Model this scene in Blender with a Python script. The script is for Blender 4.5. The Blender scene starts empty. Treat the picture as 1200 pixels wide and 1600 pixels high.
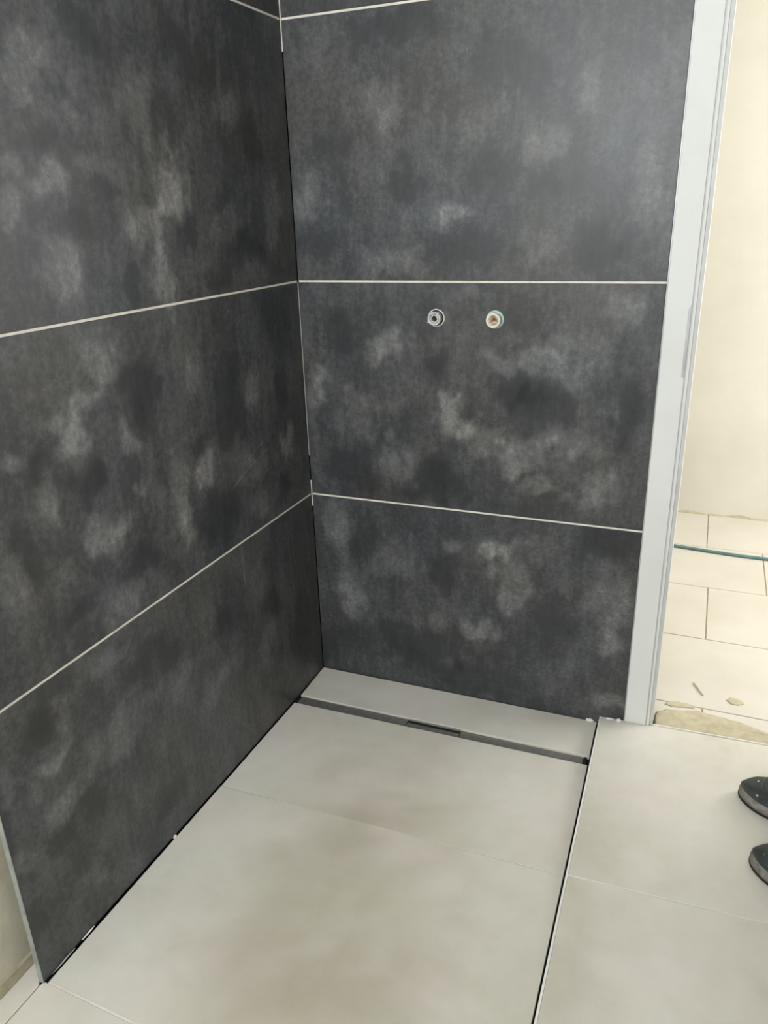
import bpy, bmesh, math, random
import numpy as np
from mathutils import Vector, Matrix, noise

random.seed(7)
S = bpy.context.scene
C = S.collection
PI = math.pi

# ------------------------------------------------------------------ camera, light, exposure
cd = bpy.data.cameras.new('camera')
cd.sensor_fit = 'HORIZONTAL'; cd.sensor_width = 36.0; cd.lens = 36.0 * 1205.875 / 1200.0
cd.clip_start = 0.02
cam = bpy.data.objects.new('camera', cd); C.objects.link(cam)
RIGHT = Vector((0.92434, 0.38047, -0.02904)); UP = Vector((-0.11242, 0.34426, 0.93212)); FWD = Vector((-0.36464, 0.85832, -0.36099))
M = Matrix((RIGHT, UP, -FWD)).transposed().to_4x4()
M.translation = Vector((1.02993, -1.88619, 1.34515))
cam.matrix_world = M
S.camera = cam

W = bpy.data.worlds.new('sky'); S.world = W; W.use_nodes = True
W.node_tree.nodes['Background'].inputs['Color'].default_value = (0.86, 0.93, 1.0, 1)
W.node_tree.nodes['Background'].inputs['Strength'].default_value = 1.0

def area(name, loc, direction, sx, sy, power, col):
    l = bpy.data.lights.new(name, 'AREA'); l.shape = 'RECTANGLE'; l.size = sx; l.size_y = sy; l.energy = power; l.color = col
    o = bpy.data.objects.new(name, l); C.objects.link(o); o.location = loc
    o.rotation_euler = Vector(direction).to_track_quat('-Z', 'Z').to_euler()
    return o
# added area lights at unseen, made-up windows behind the camera and in the hall
area('added_bathroom_light', (0.62, -2.82, 1.80), (0, 1, 0), 1.05, 1.05, 58, (0.95, 0.985, 1.0))
area('added_hall_light', (3.17, 0.95, 1.45), (-1, 0, 0), 1.2, 1.5, 79, (1.0, 0.985, 0.955))

S.view_settings.view_transform = 'Standard'; S.view_settings.look = 'None'
S.view_settings.gamma = 1.0; S.view_settings.use_curve_mapping = False
S.view_settings.exposure = 0.0
S.cycles.max_bounces = 9; S.cycles.diffuse_bounces = 4

# ------------------------------------------------------------------ material helpers
class N:
    def __init__(s, name):
        s.m = bpy.data.materials.new(name); s.m.use_nodes = True
        s.t = s.m.node_tree; s.b = s.t.nodes['Principled BSDF']
    def n(s, kind, **kw):
        x = s.t.nodes.new('ShaderNode' + kind)
        for k, v in kw.items(): setattr(x, k, v)
        return x
    def l(s, a, b): s.t.links.new(a, b)
    def math(s, op, a, b=None, c=None):
        x = s.n('Math', operation=op)
        for i, v in enumerate((a, b, c)):
            if v is None: continue
            if isinstance(v, (int, float)): x.inputs[i].default_value = v
            else: s.l(v, x.inputs[i])
        return x.outputs[0]
    def coord(s, scale=(1, 1, 1)):
        tc = s.n('TexCoord'); mp = s.n('Mapping'); mp.inputs['Scale'].default_value = scale
        s.l(tc.outputs['Object'], mp.inputs['Vector']); return mp.outputs[0]
    def noise(s, vec, scale, detail=4, rough=0.55, dist=0.0, seed=None):
        x = s.n('TexNoise', noise_dimensions='4D')
        x.inputs['Scale'].default_value = scale; x.inputs['Detail'].default_value = detail
        x.inputs['Roughness'].default_value = rough; x.inputs['Distortion'].default_value = dist
        s.l(vec, x.inputs['Vector'])
        if seed is not None: s.l(seed, x.inputs['W'])
        return x.outputs['Fac']
    def ramp(s, fac, stops):
        x = s.n('ValToRGB'); e = x.color_ramp.elements
        while len(e) < len(stops): e.new(0.5)
        for k, (p, c) in zip(e, stops): k.position = p; k.color = tuple(c) + (1,)
        s.l(fac, x.inputs[0]); return x.outputs[0]
    def mix(s, fac, a, b, blend='MIX'):
        x = s.n('Mix', data_type='RGBA', blend_type=blend)
        for sock, v in ((x.inputs[0], fac), (x.inputs[6], a), (x.inputs[7], b)):
            if isinstance(v, (int, float)): sock.default_value = v
            elif isinstance(v, tuple): sock.default_value = v + (1,)
            else: s.l(v, sock)
        return x.outputs[2]
    def rnd(s, k=40.0):
        oi = s.n('ObjectInfo'); return s.math('MULTIPLY', oi.outputs['Random'], k)
    def bump(s, h, strength, dist):
        x = s.n('Bump'); x.inputs['Strength'].default_value = strength; x.inputs['Distance'].default_value = dist
        s.l(h, x.inputs['Height']); s.l(x.outputs[0], s.b.inputs['Normal'])
    def set(s, col=None, rough=None, metal=None, spec=None):
        for k, v in (('Base Color', col), ('Roughness', rough), ('Metallic', metal), ('Specular IOR Level', spec)):
            if v is None: continue
            if isinstance(v, tuple): s.b.inputs[k].default_value = v + (1,)
            elif isinstance(v, (int, float)): s.b.inputs[k].default_value = v
            else: s.l(v, s.b.inputs[k])
        return s.m

def mottled(name, c1, c2, scale=8, rough=0.6, detail=5, metal=0, spec=0.5, bump=0, bscale=60, lo=0.35, hi=0.65):
    k = N(name); v = k.coord(); f = k.noise(v, scale, detail, 0.6)
    k.set(k.ramp(f, [(lo, c1), (hi, c2)]), rough, metal, spec)
    if bump: k.bump(k.noise(v, bscale, 4), bump, 0.002)
    return k.m

def wall_tile_mat():
    k = N('dark_concrete_look_tile'); sd = k.rnd()
    v = k.coord((1, 1, 0.62)); v2 = k.coord((1, 1, 1))
    n1 = k.noise(v, 6.5, 6, 0.62, 0.35, sd)
    n2 = k.noise(v, 21, 6, 0.75, 0.4, sd)
    n3 = k.noise(v2, 85, 4, 0.78, 0.0, sd)
    brush = k.noise(k.coord((1, 1, 0.12)), 55, 3, 0.65, 0.0, sd)
    at = k.n('Attribute', attribute_name='cloud').outputs['Fac']
    ragged = k.math('MULTIPLY', at, k.math('MULTIPLY_ADD', n2, 1.3, 0.25))
    a = k.math('MULTIPLY_ADD', k.math('SUBTRACT', n1, 0.5), 0.54, 0.392)
    a = k.math('MULTIPLY_ADD', ragged, 0.47, a)
    a = k.math('MULTIPLY_ADD', k.math('SUBTRACT', n2, 0.5), 0.44, a)
    a = k.math('MULTIPLY_ADD', k.math('SUBTRACT', brush, 0.5), 0.24, a)
    grain = k.math('MULTIPLY', k.math('SUBTRACT', n3, 0.5), k.math('MULTIPLY_ADD', a, 1.15, 0.10))
    a = k.math('ADD', a, grain)
    warm = k.ramp(a, [(0.0, (0.008, 0.0085, 0.009)), (0.33, (0.045, 0.045, 0.0435)), (0.62, (0.115, 0.113, 0.107)), (1.0, (0.25, 0.24, 0.22))])
    cool = k.ramp(a, [(0.0, (0.007, 0.009, 0.011)), (0.33, (0.038, 0.042, 0.047)), (0.62, (0.106, 0.111, 0.115)), (1.0, (0.23, 0.235, 0.235))])
    n4 = k.noise(v2, 4.2, 3, 0.5, 0.0, k.math('ADD', sd, 7.3))
    f4 = k.math('SMOOTH_MIN', k.math('MAXIMUM', k.math('MULTIPLY_ADD', n4, 3.4, -1.2), 0.0), 1.0, 0.1)
    col = k.mix(f4, warm, cool)
    sp = k.noise(v2, 210, 2, 0.5, 0.0, sd)
    spm = k.math('MULTIPLY', k.math('GREATER_THAN', sp, 0.715), k.math('GREATER_THAN', a, 0.36))
    col = k.mix(k.math('MULTIPLY', spm, 0.4), col, (0.28, 0.27, 0.25))
    k.set(col, k.math('MULTIPLY_ADD', n2, 0.14, 0.34), 0, 0.42)
    k.bump(n3, 0.08, 0.0010)
    return k.m

def floor_tile_mat():
    k = N('light_greige_floor_tile'); sd = k.rnd()
    v = k.coord(); n1 = k.noise(v, 3.2, 5, 0.55, 0.4, sd); n2 = k.noise(v, 16, 7, 0.62, 0.2, sd); n3 = k.noise(v, 140, 3, 0.6, 0, sd)
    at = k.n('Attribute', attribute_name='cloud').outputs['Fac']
    a = k.math('MULTIPLY_ADD', k.math('SUBTRACT', n1, 0.5), 0.9, 0.5)
    a = k.math('MULTIPLY_ADD', k.math('SUBTRACT', n2, 0.5), 0.34, a)
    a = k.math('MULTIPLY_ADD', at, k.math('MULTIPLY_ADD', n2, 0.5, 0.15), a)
    a = k.math('MULTIPLY_ADD', k.math('SUBTRACT', n3, 0.5), 0.06, a)
    w = k.ramp(a, [(0.05, (0.44, 0.395, 0.325)), (0.5, (0.635, 0.595, 0.535)), (0.95, (0.74, 0.71, 0.665))])
    g = k.ramp(a, [(0.05, (0.42, 0.39, 0.29)), (0.5, (0.61, 0.593, 0.520)), (0.95, (0.73, 0.72, 0.665))])
    n4 = k.noise(v, 3.4, 2, 0.5, 0, k.math('ADD', sd, 3.1))
    f4 = k.math('MINIMUM', k.math('MAXIMUM', k.math('MULTIPLY_ADD', n4, 4, -1.5), 0), 1)
    k.set(k.mix(f4, w, g), k.math('MULTIPLY_ADD', n2, 0.15, 0.36), 0, 0.45)
    k.bump(n3, 0.05, 0.001)
    return k.m

def hall_tile_mat():
    k = N('cream_hall_floor_tile'); sd = k.rnd()
    v = k.coord(); n1 = k.noise(v, 4, 4, 0.55, 0.2, sd); n2 = k.noise(k.coord((0.6, 2, 1)), 14, 6, 0.65, 0, sd); n3 = k.noise(v, 26, 5, 0.7, 0.3, sd)
    col = k.ramp(n1, [(0.3, (0.53, 0.50, 0.44)), (0.7, (0.60, 0.57, 0.51))])
    dirt = k.math('MULTIPLY', k.math('MAXIMUM', k.math('MULTIPLY_ADD', n2, 5, -3.0), 0.0), 0.45)
    col = k.mix(dirt, col, (0.56, 0.49, 0.36))
    spot = k.math('MULTIPLY', k.math('GREATER_THAN', n3, 0.715), 0.55)
    col = k.mix(spot, col, (0.42, 0.36, 0.26))
    k.set(col, 0.55, 0, 0.4); k.bump(n3, 0.05, 0.001)
    return k.m

def leather_mat():
    k = N('scuffed_dark_green_leather'); v = k.coord()
    n1 = k.noise(v, 30, 6, 0.6, 0.3); n2 = k.noise(v, 75, 5, 0.7, 0.4)
    col = k.ramp(n1, [(0.3, (0.020, 0.026, 0.025)), (0.7, (0.050, 0.062, 0.058))])
    sc = k.math('MULTIPLY', k.math('MAXIMUM', k.math('MULTIPLY_ADD', n2, 9, -5.4), 0), 0.6)
    k.set(k.mix(k.math('MINIMUM', sc, 0.7), col, (0.30, 0.29, 0.26)), 0.55, 0, 0.5); k.bump(n2, 0.3, 0.002)
    return k.m

MT = {
    'wall_tile': wall_tile_mat(), 'floor_tile': floor_tile_mat(), 'hall_tile': hall_tile_mat(),
    'grout': mottled('pale_cream_grout', (0.62, 0.58, 0.50), (0.80, 0.76, 0.68), 30, 0.9),
    'floor_grout': mottled('light_beige_floor_grout', (0.64, 0.60, 0.54), (0.78, 0.74, 0.68), 25, 0.9),
    'joint_tone': mottled('greige_joint_filler', (0.46, 0.43, 0.37), (0.60, 0.565, 0.50), 14, 0.9),
    'hall_grout': mottled('grey_brown_hall_grout', (0.27, 0.23, 0.17), (0.38, 0.33, 0.26), 25, 0.9),
    'screed': mottled('dark_grey_screed', (0.012, 0.012, 0.012), (0.03, 0.03, 0.028), 30, 0.95, spec=0.1),
    'plaster': mottled('cream_plaster', (0.59, 0.57, 0.50), (0.655, 0.635, 0.565), 3, 0.85, bump=0.05),
    'rough_plaster': mottled('rough_beige_plaster', (0.50, 0.46, 0.36), (0.66, 0.62, 0.51), 9, 0.95, bump=0.6, bscale=40),
    'white_wall': mottled('white_painted_plaster', (0.74, 0.73, 0.70), (0.80, 0.79, 0.77), 4, 0.85, bump=0.03),
    'cement': mottled('grey_cement_plaster', (0.27, 0.265, 0.25), (0.36, 0.35, 0.33), 7, 0.95, bump=0.4, bscale=40),
    'white_lacquer': mottled('white_lacquered_door_frame', (0.70, 0.71, 0.685), (0.74, 0.75, 0.725), 5, 0.6, spec=0.35),
    'grey_lacquer': mottled('light_grey_seal', (0.50, 0.50, 0.49), (0.58, 0.58, 0.56), 8, 0.5),
    'slot': mottled('grey_slot_metal', (0.40, 0.40, 0.41), (0.50, 0.50, 0.50), 20, 0.5, metal=0.3),
    'trim': mottled('dull_aluminium_edge_trim', (0.30, 0.33, 0.32), (0.46, 0.49, 0.47), 20, 0.45, metal=0.35),
    'floor_trim': mottled('pale_floor_edge_strip', (0.74, 0.72, 0.68), (0.82, 0.80, 0.76), 20, 0.5),
    'steel': mottled('brushed_gunmetal_steel', (0.30, 0.29, 0.27), (0.40, 0.385, 0.36), 60, 0.42, metal=0.75),
    'black': mottled('black_rubber', (0.006, 0.006, 0.006), (0.014, 0.014, 0.014), 30, 0.7),
    'galv': mottled('galvanised_fitting', (0.42, 0.42, 0.40), (0.70, 0.70, 0.67), 160, 0.5, metal=0.4, bump=0.3, bscale=300),
    'chalky': mottled('chalky_white_fitting', (0.62, 0.60, 0.52), (0.80, 0.78, 0.70), 120, 0.7),
    'rust': mottled('rusty_plug_face', (0.26, 0.16, 0.09), (0.66, 0.58, 0.46), 130, 0.8, lo=0.42, hi=0.60),
    'rust_dark': mottled('dark_rust', (0.10, 0.05, 0.025), (0.22, 0.12, 0.06), 150, 0.9),
    'sleeve_white': mottled('white_sleeve', (0.60, 0.61, 0.58), (0.76, 0.77, 0.74), 60, 0.6),
    'sleeve_green': mottled('pale_green_sleeve', (0.34, 0.52, 0.45), (0.52, 0.68, 0.60), 60, 0.6),
    'mortar': mottled('khaki_mortar', (0.38, 0.34, 0.23), (0.50, 0.45, 0.33), 30, 0.95, bump=0.6, bscale=90),
    'crumb': mottled('white_plaster_crumb', (0.66, 0.65, 0.61), (0.82, 0.81, 0.78), 90, 0.9),
    'scuff': mottled('pale_scuff_mark', (0.10, 0.10, 0.098), (0.15, 0.148, 0.142), 60, 0.8),
    'hose': mottled('blue_green_hose_rubber', (0.07, 0.15, 0.16), (0.12, 0.22, 0.23), 30, 0.5),
    'leather': leather_mat(),
    'rand': mottled('grimy_grey_rubber', (0.13, 0.12, 0.105), (0.30, 0.28, 0.25), 45, 0.8, bump=0.3),
    'lace': mottled('dark_lace', (0.03, 0.033, 0.032), (0.06, 0.065, 0.062), 90, 0.8),
    'eyelet': mottled('dull_metal_eyelet', (0.5, 0.5, 0.48), (0.65, 0.65, 0.62), 90, 0.4, metal=0.7),
    'trousers': mottled('dark_work_trousers', (0.035, 0.038, 0.045), (0.06, 0.064, 0.075), 18, 0.9, bump=0.3),
    'shirt': mottled('grey_work_shirt', (0.16, 0.17, 0.18), (0.22, 0.23, 0.24), 14, 0.9, bump=0.3),
    'skin': mottled('skin', (0.50, 0.31, 0.22), (0.58, 0.37, 0.27), 12, 0.55),
    'hair': mottled('dark_brown_hair', (0.025, 0.018, 0.012), (0.05, 0.036, 0.024), 60, 0.6),
    'lips': mottled('lips', (0.42, 0.20, 0.16), (0.48, 0.24, 0.19), 20, 0.5),
    'eye': mottled('eye_white', (0.75, 0.74, 0.72), (0.8, 0.8, 0.78), 20, 0.3),
}
_g = N('window_glass'); _g.b.inputs['Transmission Weight'].default_value = 1.0; _g.set(_g.ramp(_g.noise(_g.coord(), 2), [(0, (0.95, 0.97, 0.97)), (1, (1, 1, 1))]), 0.02); MT['glass'] = _g.m

# ------------------------------------------------------------------ mesh helpers
def link(name, me, mat, parent=None):
    o = bpy.data.objects.new(name, me); C.objects.link(o)
    if mat: me.materials.append(MT[mat])
    if parent is not None:
        o.parent = parent
        if parent.type == 'EMPTY': o.matrix_parent_inverse = Matrix.Translation(-parent.location)
    return o
def from_bm(name, bm, mat, parent=None, smooth=False):
    bmesh.ops.recalc_face_normals(bm, faces=bm.faces)
    me = bpy.data.meshes.new(name); bm.to_mesh(me); bm.free()
    if smooth:
        for f in me.polygons: f.use_smooth = True
    return link(name, me, mat, parent)
def prism(bm, bottom, top):
    """bottom and top: four points each, same order"""
    b = [bm.verts.new(q) for q in bottom]; t = [bm.verts.new(q) for q in top]
    n = len(b); bm.faces.new(b[::-1]); bm.faces.new(t)
    for i in range(n): bm.faces.new((b[i], b[(i + 1) % n], t[(i + 1) % n], t[i]))
def bx(bm, x0, x1, y0, y1, z0, z1):
    prism(bm, [(x0, y0, z0), (x1, y0, z0), (x1, y1, z0), (x0, y1, z0)], [(x0, y0, z1), (x1, y0, z1), (x1, y1, z1), (x0, y1, z1)])
def box(name, mat, parent, *b, bevel=0.0):
    bm = bmesh.new(); bx(bm, *b)
    if bevel: bmesh.ops.bevel(bm, geom=bm.edges[:], offset=bevel, segments=2, affect='EDGES', profile=0.5)
    return from_bm(name, bm, mat, parent)
def boxes(name, mat, parent, lst):
    bm = bmesh.new()
    for b in lst: bx(bm, *b)
    return from_bm(name, bm, mat, parent)
def lathe(bm, prof, axis_o, ax, seg=24, hexa=None):
    """revolve (r, d) profile about axis ax through axis_o"""
    ax = Vector(ax).normalized(); p = ax.orthogonal().normalized(); q = ax.cross(p); rings = []
    for r, d in prof:
        rings.append([bm.verts.new(Vector(axis_o) + ax * d + (p * math.cos(2 * PI * i / seg) + q * math.sin(2 * PI * i / seg)) * max(r, 1e-5)) for i in range(seg)])
    for a, b in zip(rings, rings[1:]):
        for i in range(seg): bm.faces.new((a[i], a[(i + 1) % seg], b[(i + 1) % seg], b[i]))
    return rings
def tube(name, pts, r, mat, parent=None, res=3):
    cu = bpy.data.curves.new(name, 'CURVE'); cu.dimensions = '3D'; cu.bevel_depth = r; cu.bevel_resolution = res; cu.use_fill_caps = True
    sp = cu.splines.new('NURBS'); sp.points.add(len(pts) - 1); sp.use_endpoint_u = True; sp.order_u = 3
    for p_, q in zip(sp.points, pts): p_.co = (*q, 1)
    tmp = bpy.data.objects.new(name, cu); C.objects.link(tmp)
    dg = bpy.context.evaluated_depsgraph_get(); me = bpy.data.meshes.new_from_object(tmp.evaluated_get(dg))
    bpy.data.objects.remove(tmp); me.name = name; me.materials.clear()
    for f in me.polygons: f.use_smooth = True
    return link(name, me, mat, parent)
def panel(name, mat, parent, corners, normal, thick, nu, nv, blobs=(), uv=None, cham=0.0012, soft=7.0):
    """a tile: subdivided face between four corners (counter-clockwise), chamfered rim and sides; carries the print attribute 'cloud'"""
    c = [Vector(q) for q in corners]; nrm = Vector(normal).normalized()
    wu = (c[1] - c[0]).length; wv = (c[3] - c[0]).length
    us = [0, cham / wu] + [cham / wu + (1 - 2 * cham / wu) * i / nu for i in range(1, nu)] + [1 - cham / wu, 1]
    vs = [0, cham / wv] + [cham / wv + (1 - 2 * cham / wv) * i / nv for i in range(1, nv)] + [1 - cham / wv, 1]
    V = []; F = []; A = []
    def P(u, v): return (c[0] * (1 - u) + c[1] * u) * (1 - v) + (c[3] * (1 - u) + c[2] * u) * v
    def att(q):
        if not blobs: return 0.0
        a, b = uv(q); s_ = 0.0
        h = lambda f, k: noise.noise(Vector((a * f, b * f * 0.7, k)))
        wx = 0.045 * h(7, 1.3) + 0.020 * h(19, 4.2) + 0.010 * h(47, 6.6); wy = 0.045 * h(7, 8.1) + 0.022 * h(19, 2.7) + 0.010 * h(47, 9.9)
        e_ = 0.9 + 0.55 * h(31, 5.5) + 0.35 * h(70, 7.7)
        x, y = a + wx, b + wy
        d = ((x - BL[:, 0]) / BL[:, 2]) ** 2 + ((y - BL[:, 1]) / BL[:, 3]) ** 2
        s_ = float((BL[:, 4] / (1 + np.exp(np.minimum((np.sqrt(d) - e_) * soft, 40)))).sum())
        return max(-1.2, min(1.4, s_))
    if blobs: BL = np.array(blobs)
    nn = len(us)
    for j, v in enumerate(vs):
        for i, u in enumerate(us):
            rim = i in (0, nn - 1) or j in (0, len(vs) - 1)
            q = P(u, v); A.append(att(q)); V.append(q - nrm * (cham if rim else 0))
    for j in range(len(vs) - 1):
        for i in range(nn - 1):
            F.append((j * nn + i, j * nn + i + 1, (j + 1) * nn + i + 1, (j + 1) * nn + i))
    rimloop = [i for i in range(nn)] + [j * nn + nn - 1 for j in range(1, len(vs))] + [(len(vs) - 1) * nn + i for i in range(nn - 2, -1, -1)] + [j * nn for j in range(len(vs) - 2, 0, -1)]
    base = len(V)
    for r in rimloop: V.append(V[r] - nrm * (thick - cham)); A.append(A[r])
    m = len(rimloop)
    for i in range(m): F.append((rimloop[i], base + i, base + (i + 1) % m, rimloop[(i + 1) % m]))
    F.append(tuple(base + i for i in range(m))[::-1])
    me = bpy.data.meshes.new(name); me.from_pydata([tuple(q) for q in V], [], F); me.update()
    at = me.attributes.new('cloud', 'FLOAT', 'POINT'); at.data.foreach_set('value', A)
    return link(name, me, mat, parent)
def empty(name, loc=(0, 0, 0)):
    o = bpy.data.objects.new(name, None); C.objects.link(o); o.location = loc; return o
def tag(o, label, cat, group=None):
    o['label'] = label; o['category'] = cat
    if group: o['group'] = group
    return o
def struct(o, label):
    o['kind'] = 'structure'; o['label'] = label; return o
# lighter and darker clouds of the printed concrete look: (along wall, height, half width, half height, strength), metres
BACK_CLOUDS = [(0.24,1.56,0.046,0.062,0.5),(0.06,1.39,0.054,0.061,0.6),(0.43,1.33,0.035,0.036,0.7),(0.28,1.24,0.101,0.046,0.5),(0.65,1.47,0.056,0.046,0.5),(0.75,1.56,0.033,0.055,0.4),(0.87,1.36,0.039,0.105,0.45),(0.65,1.27,0.037,0.057,0.4),(0.89,1.63,0.037,0.069,0.3),(0.49,1.52,0.059,0.04,0.25),(0.36,1.33,0.081,0.036,0.3),(0.3,1.41,0.049,0.036,-0.4),(0.66,1.41,0.05,0.027,-0.4),(0.77,1.27,0.07,0.062,-0.5),(0.86,1.27,0.04,0.041,-0.3),(0.29,1.75,0.091,0.038,-0.4),(0.56,1.64,0.07,0.062,-0.3),(0.1,1.5,0.069,0.036,-0.3),(0.53,1.44,0.059,0.054,-0.3),(0.5,1.26,0.093,0.044,-0.3),(0.08,1.26,0.073,0.039,-0.2),(0.26,1.03,0.045,0.042,0.7),(0.03,0.9,0.036,0.045,0.8),(0.43,0.85,0.052,0.069,0.9),(0.18,0.83,0.085,0.064,0.5),(0.29,0.7,0.065,0.047,0.5),(0.56,0.98,0.056,0.032,0.6),(0.68,0.99,0.076,0.047,0.5),(0.64,0.75,0.097,0.043,0.7),(0.66,0.67,0.065,0.021,0.7),(0.83,0.69,0.061,0.042,0.5),(0.86,1.12,0.049,0.036,0.5),(0.52,0.79,0.051,0.043,0.4),(0.75,1.03,0.088,0.038,0.3),(0.76,0.79,0.092,0.033,0.3),(0.44,1.15,0.065,0.023,0.3),(0.6,0.93,0.072,0.049,-0.5),(0.67,0.89,0.062,0.065,-0.4),(0.86,0.9,0.043,0.094,-0.4),(0.36,0.65,0.109,0.047,-0.5),(0.38,0.99,0.043,0.033,-0.4),(0.12,0.67,0.07,0.058,-0.3),(0.12,1.05,0.075,0.051,-0.3),(0.62,1.12,0.061,0.038,-0.3),(0.07,0.47,0.042,0.084,0.4),(0.12,0.27,0.064,0.078,0.6),(0.27,0.4,0.079,0.062,0.35),(0.54,0.46,0.036,0.029,0.7),(0.6,0.39,0.044,0.099,0.7),(0.53,0.22,0.056,0.046,0.8),(0.38,0.24,0.049,0.043,0.4),(0.42,0.47,0.037,0.02,0.4),(0.86,0.37,0.064,0.095,0.5),(0.88,0.24,0.041,0.039,0.6),(0.88,0.08,0.042,0.025,0.6),(0.72,0.11,0.07,0.063,0.2),(0.65,0.51,0.034,0.037,0.3),(0.35,0.14,0.157,0.089,-0.4),(0.42,0.39,0.038,0.051,-0.4),(0.84,0.53,0.078,0.054,-0.4),(0.71,0.32,0.043,0.079,-0.3),(0.17,0.44,0.041,0.083,-0.3),(0.51,0.06,0.114,0.067,-0.3)]
LEFT_CLOUDS = [(-0.85,1.59,0.053,0.027,0.5),(-0.79,1.61,0.036,0.028,0.4),(-0.86,1.55,0.026,0.011,0.6),(-0.71,1.57,0.016,0.03,0.4),(-0.72,1.51,0.029,0.025,0.4),(-0.83,1.4,0.05,0.034,0.8),(-0.91,1.43,0.025,0.027,0.5),(-0.92,1.36,0.025,0.028,0.5),(-0.5,1.41,0.06,0.053,0.8),(-0.6,1.34,0.043,0.046,0.7),(-0.81,1.26,0.062,0.042,0.7),(-0.56,1.24,0.029,0.049,0.7),(-0.27,1.56,0.053,0.038,0.4),(-0.1,1.34,0.045,0.074,0.5),(-0.32,1.32,0.066,0.04,0.4),(-0.57,1.55,0.038,0.065,0.3),(-0.22,1.21,0.059,0.022,0.3),(-0.72,1.44,0.066,0.021,0.3),(-0.67,1.65,0.058,0.039,-0.5),(-0.75,1.55,0.038,0.014,-0.3),(-0.84,1.48,0.055,0.023,-0.5),(-0.37,1.66,0.095,0.082,-0.4),(-0.49,1.5,0.053,0.035,-0.3),(-0.76,1.32,0.048,0.026,-0.5),(-0.45,1.32,0.046,0.051,-0.4),(-0.16,1.51,0.059,0.041,-0.4),(-0.25,1.27,0.071,0.028,-0.4),(-0.37,1.22,0.064,0.027,-0.3),(-0.64,1.24,0.019,0.035,-0.4),(-0.68,1.41,0.026,0.021,-0.3),(-1.0,0.97,0.036,0.031,0.8),(-0.87,0.98,0.046,0.045,0.9),(-0.9,1.04,0.036,0.021,0.7),(-0.76,1.13,0.037,0.051,0.7),(-0.81,1.04,0.049,0.023,0.5),(-0.72,0.95,0.027,0.043,0.6),(-0.5,1.04,0.032,0.061,0.6),(-0.49,0.82,0.049,0.051,0.8),(-0.6,0.78,0.039,0.098,0.5),(-0.57,0.68,0.028,0.059,0.6),(-0.83,0.79,0.042,0.031,0.7),(-0.92,0.88,0.036,0.034,0.6),(-0.82,0.64,0.091,0.046,0.5),(-0.27,0.97,0.029,0.039,0.5),(-0.1,0.76,0.05,0.062,0.7),(-0.3,0.76,0.075,0.048,0.4),(-0.28,0.66,0.079,0.042,0.35),(-1.06,0.78,0.031,0.064,0.4),(-0.93,0.75,0.029,0.029,0.3),(-0.73,0.84,0.028,0.025,0.4),(-0.95,0.97,0.016,0.037,-0.5),(-0.84,0.89,0.041,0.041,-0.6),(-0.75,0.7,0.057,0.04,-0.5),(-0.67,1.04,0.048,0.074,-0.5),(-0.37,0.94,0.068,0.089,-0.4),(-0.52,0.89,0.047,0.028,-0.3),(-0.44,0.68,0.067,0.062,-0.4),(-0.14,0.92,0.05,0.05,-0.4),(-1.0,0.81,0.026,0.044,-0.4),(-0.94,0.65,0.061,0.024,-0.4),(-0.16,0.66,0.034,0.035,-0.4),(-0.89,0.51,0.068,0.026,0.4),(-1.01,0.51,0.028,0.036,0.4),(-1.04,0.44,0.063,0.024,0.6),(-0.87,0.36,0.092,0.049,0.4),(-0.67,0.38,0.067,0.061,0.3),(-0.31,0.45,0.047,0.053,0.3),(-0.55,0.27,0.079,0.05,0.25),(-0.3,0.25,0.049,0.056,0.2),(-1.03,0.31,0.044,0.039,0.6),(-1.15,0.43,0.024,0.035,0.4),(-1.14,0.26,0.025,0.025,0.4),(-1.01,0.11,0.039,0.035,0.3),(-1.08,0.39,0.027,0.024,0.3),(-0.85,0.2,0.038,0.044,0.25),(-1.06,0.11,0.044,0.027,0.2),(-1.08,0.52,0.045,0.041,-0.5),(-0.73,0.45,0.073,0.044,-0.4),(-0.98,0.27,0.031,0.034,-0.4),(-1.07,0.24,0.035,0.026,-0.3),(-0.51,0.41,0.052,0.041,-0.3),(-0.78,0.13,0.031,0.031,-0.4),(-0.23,0.35,0.051,0.047,-0.3),(-0.96,0.13,0.033,0.028,-0.3),(-1.16,0.14,0.038,0.038,-0.3)]
FLOOR_CLOUDS_AND_FILL = [(0.45,-0.08,0.45,0.07,0.45),(0.36,-0.36,0.20,0.10,-0.65),(0.10,-0.33,0.10,0.10,0.3),(0.70,-0.33,0.14,0.10,0.5),(0.45,-0.62,0.22,0.12,-0.45),(0.40,-0.84,0.22,0.20,-0.75),(0.52,-1.05,0.18,0.14,-0.7),(0.12,-0.85,0.10,0.30,0.5),(0.15,-1.1,0.14,0.08,0.3),(0.76,-0.80,0.09,0.22,0.35),(1.08,-0.30,0.16,0.22,0.5),(1.1,-0.75,0.16,0.16,0.5),(0.92,-0.72,0.05,0.2,-0.5),(0.95,-0.45,0.06,0.08,-0.3)]  # first cloud paints the strip behind the drain lighter, standing in for missing light

# ------------------------------------------------------------------ setting: walls
RX, FY, CZ = 2.60, -2.85, 2.55                    # right wall, wall behind the camera, ceiling
WX = 0.9285                                       # right end of the tiled wall
ZJ = [0.5826, 1.1826, 1.7826, 2.3826]             # horizontal joints of the wall tiles
G = 0.0024

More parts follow.
